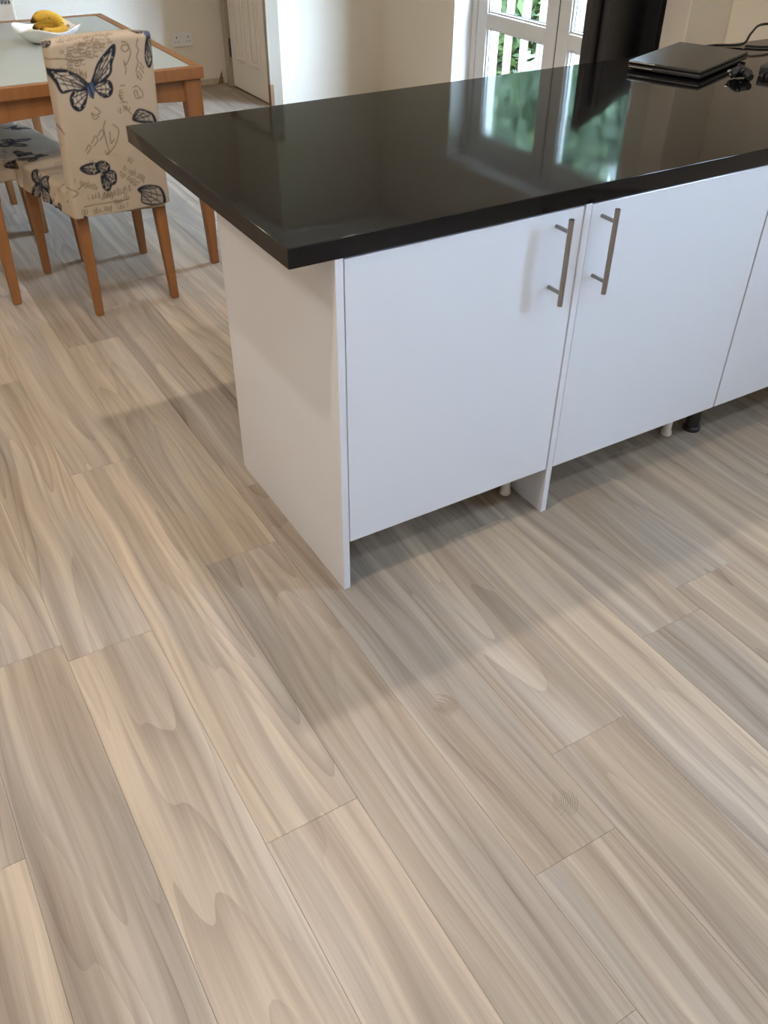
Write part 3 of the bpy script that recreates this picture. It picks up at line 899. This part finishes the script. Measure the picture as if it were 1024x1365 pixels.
class Cloth:
    def __init__(s, u0, u1, v0, v1, seed):
        s.u0, s.v0 = u0, v0
        s.nu, s.nv = int((u1 - u0) / CELL) + 1, int((v1 - v0) / CELL) + 1
        s.U, s.V = np.meshgrid(u0 + np.arange(s.nu) * CELL, v0 + np.arange(s.nv) * CELL)
        s.c = np.ones((s.nv, s.nu, 3)) * BASE
        s.r = np.random.default_rng(seed)

    def win(s, pts, pad):
        p = np.array(pts)
        i0 = max(0, int((p[:, 1].min() - pad - s.v0) / CELL))
        i1 = min(s.nv, int((p[:, 1].max() + pad - s.v0) / CELL) + 2)
        j0 = max(0, int((p[:, 0].min() - pad - s.u0) / CELL))
        j1 = min(s.nu, int((p[:, 0].max() + pad - s.u0) / CELL) + 2)
        return (slice(i0, max(i0, i1)), slice(j0, max(j0, j1)))

    def dist(s, pts, w, close=False):
        U, V = s.U[w], s.V[w]
        d = np.full(U.shape, 9.0)
        p = list(pts) + ([pts[0]] if close else [])
        for (ax, ay), (bx_, by) in zip(p, p[1:]):
            dx, dy = bx_ - ax, by - ay
            t = np.clip(((U - ax) * dx + (V - ay) * dy) / (dx * dx + dy * dy + 1e-12), 0, 1)
            d = np.minimum(d, np.hypot(U - ax - t * dx, V - ay - t * dy))
        return d

    def inside(s, pts, w):
        U, V = s.U[w], s.V[w]
        m = np.zeros(U.shape, bool)
        for (ax, ay), (bx_, by) in zip(pts, list(pts[1:]) + [pts[0]]):
            if ay != by:
                m ^= ((ay > V) != (by > V)) & (U < (bx_ - ax) * (V - ay) / (by - ay) + ax)
        return m

    def mix(s, w, col, a):
        a = np.clip(a, 0, 1)[..., None]
        s.c[w] = s.c[w] * (1 - a) + col * a

    @staticmethod
    def soft(pts, close=False, n=5):
        p = [np.array(q, float) for q in pts]
        if len(p) < 3:
            return [tuple(q) for q in p]
        p = [p[-1]] + p + p[:2] if close else [2 * p[0] - p[1]] + p + [2 * p[-1] - p[-2]]
        out = []
        for i in range(1, len(p) - 2):
            for k in range(n):
                t = k / n
                a, b, c, d = p[i - 1:i + 3]
                out.append(tuple(0.5 * (2 * b + (c - a) * t + (2 * a - 5 * b + 4 * c - d) * t * t + (3 * b - a - 3 * c + d) * t ** 3)))
        if not close:
            out.append(tuple(p[-2]))
        return out

    def stroke(s, pts, width, col=SCR, alpha=0.9):
        if 3 <= len(pts) < 20:
            pts = s.soft(pts)
        w = s.win(pts, 0.01)
        if s.U[w].size:
            s.mix(w, col, np.clip((width - s.dist(pts, w)) / CELL + 0.5, 0, 1) * alpha)

    def wing(s, pts, root=None, dark=0.0, rim=0.006):
        """one wing: grey field, dark rim with pale spots, dark veins from the root"""
        w = s.win(pts, 0.008)
        if not s.U[w].size:
            return
        fine = s.soft(pts, True)
        ins = s.inside(fine, w)
        s.mix(w, GREY * (1 - dark) + INK * dark, ins * 0.85)
        d = s.dist(fine, w, True)
        q = np.array(pts)
        if root is None:
            root = q[0]
        far = np.hypot(q[:, 0] - root[0], q[:, 1] - root[1]).max()
        rr = np.hypot(s.U[w] - root[0], s.V[w] - root[1]) / max(far, 1e-6)
        s.mix(w, INK, ins * np.clip((rim * (0.30 + 1.5 * rr ** 2) - d) / CELL + .5, 0, 1))
        for k in range(len(pts)):
            a = q[k]
            s.mix(w, INK, ins * np.clip((0.0019 - s.dist([tuple(root), tuple(a)], w)) / CELL + .5, 0, 1))
        for f in (0.5, 0.72):
            ring = [tuple(np.array(root) + (a - np.array(root)) * f) for a in q]
            s.mix(w, INK, ins * np.clip((0.0012 - s.dist(ring, w)) / CELL + .5, 0, 1))
        s.mix(w, INK, np.clip((0.0022 - d) / CELL + .5, 0, 1))
        for k in range(len(pts)):
            if np.hypot(*(q[k] - root)) > 0.6 * far:
                a = np.array(root) + (q[k] - np.array(root)) * 0.88
                s.mix(w, BASE, ins * np.clip((0.0022 - np.hypot(s.U[w] - a[0], s.V[w] - a[1])) / CELL + .5, 0, 1))

    def blob(s, pts, col):
        w = s.win(pts, 0.004)
        if s.U[w].size:
            s.mix(w, col, s.inside(s.soft(pts, True), w) * 0.9)

    def writing(s, a, b, amp, col=SCR):
        a, b = np.array(a), np.array(b)
        L = np.hypot(*(b - a))
        if L < 1e-4:
            return
        t = (b - a) / L
        n = np.array((-t[1], t[0]))
        step = 0.0022
        x, ph, run = 0.0, s.r.random() * 6, []
        while x < L:
            ph += s.r.uniform(0.7, 1.3)
            tall = 1.0 if s.r.random() < 0.75 else 1.9
            p = a + t * (x + amp * 0.5 * math.cos(ph)) + n * amp * tall * math.sin(ph)
            run.append(tuple(p))
            x += step * 0.62
            if s.r.random() < 0.045:
                if len(run) > 2:
                    s.stroke(run, 0.0011, col, 0.9)
                run = []
                x += 0.006
        if len(run) > 2:
            s.stroke(run, 0.0011, col, 0.9)

    def butterfly(s, c, size, rot, dark=0.2):
        F = [(0.04, 0.1), (0.2, 0.5), (0.5, 0.85), (0.85, 1.0), (0.95, 0.85), (0.85, 0.55), (0.75, 0.3), (0.4, 0.08)]
        B = [(0.04, 0.0), (0.4, 0.08), (0.7, 0.1), (0.82, -0.1), (0.72, -0.35), (0.5, -0.52), (0.25, -0.4), (0.1, -0.2)]
        ca, sa = math.cos(rot), math.sin(rot)

        def T(p, m):
            x, y = p[0] * m * size, p[1] * size
            return (c[0] + x * ca - y * sa, c[1] + x * sa + y * ca)
        for m in (-1, 1):
            for P in (B, F):
                s.wing([T(p, m) for p in P], np.array(T((0, 0), m)), dark, 0.006 * size / 0.05)
        s.blob([T(p, 1) for p in ((-.06, .25), (.06, .25), (.07, 0), (.03, -.4), (-.03, -.4), (-.07, 0))], BLUE * 0.7)

    def at(s, u, v):
        i = np.clip(((v - s.v0) / CELL), 0, s.nv - 1.001)
        j = np.clip(((u - s.u0) / CELL), 0, s.nu - 1.001)
        i0, j0 = i.astype(int), j.astype(int)
        fi, fj = (i - i0)[:, None], (j - j0)[:, None]
        c = s.c
        return (c[i0, j0] * (1 - fi) * (1 - fj) + c[i0 + 1, j0] * fi * (1 - fj) + c[i0, j0 + 1] * (1 - fi) * fj + c[i0 + 1, j0 + 1] * fi * fj)


def back_cloth():
    s = Cloth(-0.45, 0.45, 0.30, 1.62, 3)
    A = BACK_ART
    for q in A['lines']:
        s.writing(q[0], q[1], max(q[2], 0.003) * 1.1)
    for p in A['script']:
        s.stroke(p, 0.0016)
    for p in A['wings2']:
        s.wing(p, None, 0.4, 0.006)
    roots = [(-0.005, 0.845), (-0.005, 0.845), (-0.012, 0.835), (0.005, 0.835)]
    b0 = np.mean(np.array(A['blue'][1]), 0)
    for p in (A['wings'][2], A['wings'][3], A['wings'][0], A['wings'][1]):
        s.wing(p, b0, 0.0, 0.0085)
    for p in A['blue'][:2]:
        s.blob(p, BLUE)
    s.wing(A['blue'][2], None, 0.3, 0.004)
    for k in range(5):
        p = A['blue'][1]
        s.stroke([p[0], p[3]], 0.002, INK)
    # the far face (over the top) and the sides carry on the same way
    for c, z, r in (((-0.08, 1.20), 0.06, 0.5), ((0.1, 1.42), 0.07, -0.8), ((-0.3, 0.75), 0.05, 1.0), ((0.30, 0.6), 0.05, 2.0)):
        s.butterfly(c, z, r)
    for k in range(16):
        u, v = s.r.uniform(-0.17, 0.1), s.r.uniform(1.1, 1.55)
        s.writing((u, v), (u + 0.08, v + s.r.uniform(-.02, .02)), 0.004)
    return s


def seat_cloth(seed):
    s = Cloth(-0.42, 0.42, -0.45, 0.52, seed)
    for k in range(34):
        u, v, a = s.r.uniform(-0.36, 0.3), s.r.uniform(-0.4, 0.46), s.r.uniform(-0.4, 0.4) + (1.4 if s.r.random() < 0.4 else 0)
        L = s.r.uniform(0.05, 0.11)
        s.writing((u, v), (u + L * math.cos(a), v + L * math.sin(a)), s.r.uniform(0.003, 0.005))
    for c, z, r, dk in (((-0.245, 0.02), 0.105, 1.7, 0.35), ((-0.16, 0.22), 0.055, 0.4, 0.5), ((0.05, 0.12), 0.075, -0.5, 0.2),
                        ((0.24, 0.1), 0.06, 2.4, 0.3), ((0.235, -0.12), 0.055, -1.2, 0.5), ((-0.05, 0.36), 0.06, 2.9, 0.4),
                        ((0.16, 0.34), 0.05, 0.7, 0.5), ((-0.25, 0.30), 0.05, 2.2, 0.5), ((-0.3, -0.16), 0.05, 0.8, 0.4)):
        s.butterfly(c, z, r, dk)
    return s


def paint(me, cloth, uv):
    a = me.color_attributes.new('print', 'FLOAT_COLOR', 'POINT')
    col = cloth.at(uv[:, 0], uv[:, 1])
    a.data.foreach_set('color', np.concatenate([col, np.ones((len(col), 1))], 1).astype(np.float32).ravel())
    me.materials.append(M['fabric'])
    for p in me.polygons:
        p.use_smooth = True


def back_mesh(cloth):
    """backrest cover: a closed band (rear face, over the top, front face) with rounded sides"""
    HW, T, Z0, Z1 = 0.179, 0.072, 0.395, 0.985
    nu, nz = 150, 220
    V, UV = [], []

    def crown(u):
        return -0.010 * (abs(u) / HW) ** 3
    us = np.linspace(-1, 1, nu)
    zs = np.linspace(0, 1, nz)

    def rear_y(z):
        return -0.282 - (z - 0.4) * 0.115      # leans out towards the top
    rows = []
    prof = []                                   # (z, y offset from rear face, v on the cloth)
    rad = 0.022
    for t in zs:
        prof.append((Z0 + (Z1 - rad - Z0) * t, 0.0))
    for k in range(1, 9):
        a = math.pi / 2 * k / 8
        prof.append((Z1 - rad + rad * math.sin(a), rad - rad * math.cos(a)))
    for k in range(1, 9):
        a = math.pi / 2 * k / 8
        prof.append((Z1 - rad + rad * math.cos(a), T - rad + rad * math.sin(a)))
    for t in np.linspace(0, 1, 60)[1:]:
        prof.append((Z1 - rad - (Z1 - rad - 0.42) * t, T))
    v = Z0
    pz, py = prof[0]
    for z, dy in prof:
        v += math.hypot(z - pz, dy - py)
        pz, py = z, dy
        row = []
        flare = 1 + 0.045 * max(0, (0.62 - z) / 0.22)
        for u in us:
            x = u * HW * flare
            edge = max(0.0, (abs(u) - 0.90) / 0.10)
            dyy = dy + (T / 2 - dy) * (1 - math.sqrt(max(0, 1 - edge ** 2))) * 0.95
            belly = -0.004 * (1 - u * u) if dy < T / 2 else 0.006 * (1 - u * u)
            zz = z + crown(x) * max(0, (z - 0.6) / 0.38)
            wr_ = 0.0016 * math.sin(x * 70 + z * 25) * (1 if z < 0.6 else 0.3)
            row.append(len(V))
            V.append((x, rear_y(z) + dyy + belly + wr_, zz))
            UV.append((x, v))
        rows.append(row)
    F = []
    for a, b in zip(rows, rows[1:]):
        for i in range(nu - 1):
            F.append((a[i], a[i + 1], b[i + 1], b[i]))
    for side in (0, -1):                        # close the sides between rear and front face
        n = len(rows)
        i, j = 0, n - 1
        while j - i > 1:
            zi, zj = V[rows[i][side]][2], V[rows[j][side]][2]
            if zi <= zj:
                F.append((rows[i][side], rows[i + 1][side], rows[j][side]))
                i += 1
            else:
                F.append((rows[i][side], rows[j - 1][side], rows[j][side]))
                j -= 1
    me = bpy.data.meshes.new('backrest_cover')
    me.from_pydata(V, [], F)
    bm = bmesh.new()
    bm.from_mesh(me)
    bmesh.ops.recalc_face_normals(bm, faces=bm.faces)
    bm.to_mesh(me)
    bm.free()
    paint(me, cloth, np.array(UV))
    return me


def seat_mesh(cloth, seed):
    """seat cover: rounded trapezoid cushion with a soft skirt, the cloth unrolled over its edges"""
    r = random.Random(seed)
    ztop, zhem = 0.478, 0.385
    yr, yf, wr_, wf = -0.258, 0.300, 0.172, 0.243
    per, nrm = [], []
    crad = 0.045
    cs = [(-wr_, yr), (wr_, yr), (wf, yf), (-wf, yf)]
    for i in range(4):                          # rounded outline, counter-clockwise
        p0, p1, p2 = Vector(cs[i - 1]), Vector(cs[i]), Vector(cs[(i + 1) % 4])
        d0, d1 = (p1 - p0).normalized(), (p2 - p1).normalized()
        a, b = p1 - d0 * crad, p1 + d1 * crad
        for k in range(9):
            t = k / 8
            per.append(a * (1 - t) ** 2 + p1 * 2 * t * (1 - t) + b * t * t)
        nx = p2 - d1 * 0
        nxt = Vector(cs[(i + 2) % 4])
        end = p2 - d1 * crad
        L = (end - b).length
        m = int(L / 0.006)
        for k in range(1, m):
            per.append(b + (end - b) * k / m)
    n = len(per)
    for i in range(n):
        t = (per[(i + 1) % n] - per[i - 1]).normalized()
        nrm.append(Vector((t.y, -t.x)))
    V, UV, rows = [], [], []
    cen = Vector((0, 0.02))
    for f in np.linspace(0.04, 0.93, 34):       # top
        row = []
        for i in range(n):
            p = cen + (per[i] - cen) * float(f)
            row.append(len(V))
            wob = 0.004 * math.sin(p.x * 23 + seed) * math.sin(p.y * 19 + 1.3 * seed)
            V.append((p.x, p.y, ztop + 0.012 * (1 - f * f) + wob))
            UV.append((p.x, p.y))
        rows.append(row)
    prof = []
    for k in range(1, 9):                       # rounded shoulder, then the skirt
        a = math.pi / 2 * k / 8
        prof.append((0.93 + 0.07 * math.sin(a), 0, ztop - 0.02 * (1 - math.cos(a))))
    for k in range(1, 16):
        prof.append((1.0, 0.010 * (k / 15) ** 1.5, ztop - 0.02 - (ztop - 0.02 - zhem) * k / 15))
    for f, out, z in prof:
        row = []
        for i in range(n):
            p = cen + (per[i] - cen) * f + nrm[i] * out
            drop = ztop - z
            fold = 0.0035 * math.sin(i * 0.9 + math.sin(i * 0.23) * 3) * min(1, drop / 0.08) + 0.002 * math.sin(i * 0.33 + z * 40)
            q = p + nrm[i] * fold
            zz = z + 0.006 * math.sin(i * 0.07 + seed) * min(1, drop / 0.09)
            row.append(len(V))
            V.append((q.x, q.y, zz))
            w = p + nrm[i] * drop
            UV.append((w.x, w.y))
        rows.append(row)
    F = [tuple(rows[0])]
    for a, b in zip(rows, rows[1:]):
        for i in range(n):
            j = (i + 1) % n
            F.append((a[i], b[i], b[j], a[j]))
    last = rows[-1]                             # underside
    k0 = len(V)
    for i in range(n):
        p = per[i] * 0.93
        V.append((p.x, p.y, zhem + 0.02))
        UV.append((p.x, p.y))
    for i in range(n):
        j = (i + 1) % n
        F.append((last[i], k0 + i, k0 + j, last[j]))
    F.append(tuple(range(k0, k0 + n))[::-1])
    me = bpy.data.meshes.new('seat_cover')
    me.from_pydata(V, [], F)
    bm = bmesh.new()
    bm.from_mesh(me)
    bmesh.ops.recalc_face_normals(bm, faces=bm.faces)
    bm.to_mesh(me)
    bm.free()
    paint(me, cloth, np.array(UV))
    return me


CH = 'chairs around the dining table'
ch = thing('dining_chair', 'butterfly-print chair pushed to the near end of the table, its back towards the camera', 'chair', (0.072, 2.112, 0), math.radians(2.0), CH)
link('backrest_cover', back_mesh(back_cloth()), None, ch)
link('seat_cover', seat_mesh(seat_cloth(11), 1), None, ch)
for s in (-1, 1):
    obj('leg', frustum(bmesh.new(), (s * 0.156, -0.243, 0, 0.0145, 0.0145), (s * 0.148, -0.225, 0.45, 0.0225, 0.0225), bev=0.003), M['beech'], ch, True)
    obj('leg', frustum(bmesh.new(), (s * 0.214, 0.268, 0, 0.0145, 0.0145), (s * 0.208, 0.258, 0.44, 0.0225, 0.0225), bev=0.003), M['beech'], ch, True)
f2 = math.atan2(0.17, 0.985)
dup(ch, (-0.272, 2.600, 0), f2 - math.pi / 2, 'butterfly-print chair at the table left side, only its seat and legs in the picture')
dup(ch, (-0.348, 3.112, 0), -math.pi / 2, 'chair at the left side of the table, hidden behind another seat but for a leg')
far = dup(ch, (0.066, 3.66, 0), math.pi, 'chair at the far end of the table, only its backrest corner showing behind the dish')

# ------------------------------------------------------------------ fruit dish and bananas
bw = thing('fruit_dish', 'white porcelain dish with raised corners holding bananas on the glass table', 'dish', (0.155, 2.855, TZ - 0.0018), math.radians(12))
bm = bmesh.new()
n, m = 48, 9
prev = None
rows = []
for side in (0, 1):
    for k in range(m + 1):
        f = k / m if side == 0 else 1 - k / m
        row = []
        for i in range(n):
            a = 2 * math.pi * i / n
            sq = (abs(math.cos(a)) ** 3 + abs(math.sin(a)) ** 3) ** (-1 / 3)
            r = (0.050 + 0.078 * f) * (1 + (sq - 1) * f)
            z = 0.006 + 0.046 * f ** 1.8 + 0.040 * f ** 2 * max(0, sq - 1.0) / 0.26
            off = 0.0 if side == 0 else 0.005
            row.append(bm.verts.new((r * math.cos(a), r * math.sin(a), z - 0.006 + off)))
        rows.append(row)
for a, b in zip(rows, rows[1:]):
    for i in range(n):
        bm.faces.new((a[i], a[(i + 1) % n], b[(i + 1) % n], b[i]))
bm.faces.new(rows[0][::-1])
bm.faces.new(rows[-1])
obj('bowl', bm, M['porcelain'], bw, True)
obj('foot_ring', lathe(bmesh.new(), [(0.050, -0.0002), (0.052, 0.0005), (0.05, 0.003)], 24), M['porcelain'], bw)


def banana(label, ctrl, rad, tipdark=True):
    t = thing('banana', label, 'banana', (0, 0, 0), 0, 'bananas in the white dish')
    pts = curve_pts(ctrl, 6)
    k = len(pts)
    c = sum(pts, Vector()) / k
    t.location = c
    rr = []
    for i in range(k):
        s = i / (k - 1)
        rr.append(rad * (0.30 + 0.70 * min(1, s / 0.16) ** 0.7 if s < 0.16 else (1.0 if s < 0.78 else max(0.28, 1 - ((s - 0.78) / 0.22) ** 1.5 * 0.75))))
    bm = tube(bmesh.new(), [p - c for p in pts], rr, 10)
    o = obj('peel', bm, None, t, 'full')
    me = o.data
    a = me.color_attributes.new('print', 'FLOAT_COLOR', 'POINT')
    col = []
    r = random.Random(len(label))
    for vi in range(len(me.vertices)):
        s = (vi // 10) / (k - 1)
        y = Vector((0.66, 0.42, 0.060)) * r.uniform(0.93, 1.05)
        if r.random() < 0.03:
            y = Vector((0.28, 0.15, 0.03))
        if s < 0.10:
            y = y.lerp(Vector((0.30, 0.22, 0.06)), 1 - s / 0.10)
        if s > 0.86:
            y = y.lerp(Vector((0.06, 0.035, 0.015)), min(1, (s - 0.86) / 0.06))
        col += [*y, 1]
    a.data.foreach_set('color', np.array(col, np.float32))
    me.materials.append(M['banana'])
    d = (pts[0] - pts[1]).normalized()
    st = tube(bmesh.new(), [pts[0] - c - d * 0.004, pts[0] - c + d * 0.012], [rad * 0.32, rad * 0.38], 8)
    obj('stalk', st, M['raw_wood'], t, True)
    return t


BZ = TZ + 0.03
banana('banana arching over the top of the bunch, dark tip to the left', [(0.213, 2.835, BZ + 0.012), (0.212, 2.845, BZ + 0.042), (0.180, 2.855, BZ + 0.064), (0.138, 2.86, BZ + 0.066), (0.096, 2.858, BZ + 0.044)], 0.0185)
banana('lowest banana at the left side of the dish', [(0.150, 2.880, BZ + 0.006), (0.120, 2.835, BZ + 0.002), (0.085, 2.825, BZ + 0.006), (0.058, 2.835, BZ + 0.012)], 0.0185)
banana('banana lying in front of the bunch towards the chair', [(0.225, 2.80, BZ + 0.026), (0.195, 2.785, BZ + 0.016), (0.155, 2.785, BZ + 0.014), (0.115, 2.80, BZ + 0.026)], 0.0175)
banana('banana half hidden in the middle of the bunch', [(0.215, 2.875, BZ + 0.012), (0.185, 2.888, BZ + 0.028), (0.145, 2.893, BZ + 0.030), (0.105, 2.888, BZ + 0.016)], 0.0175)
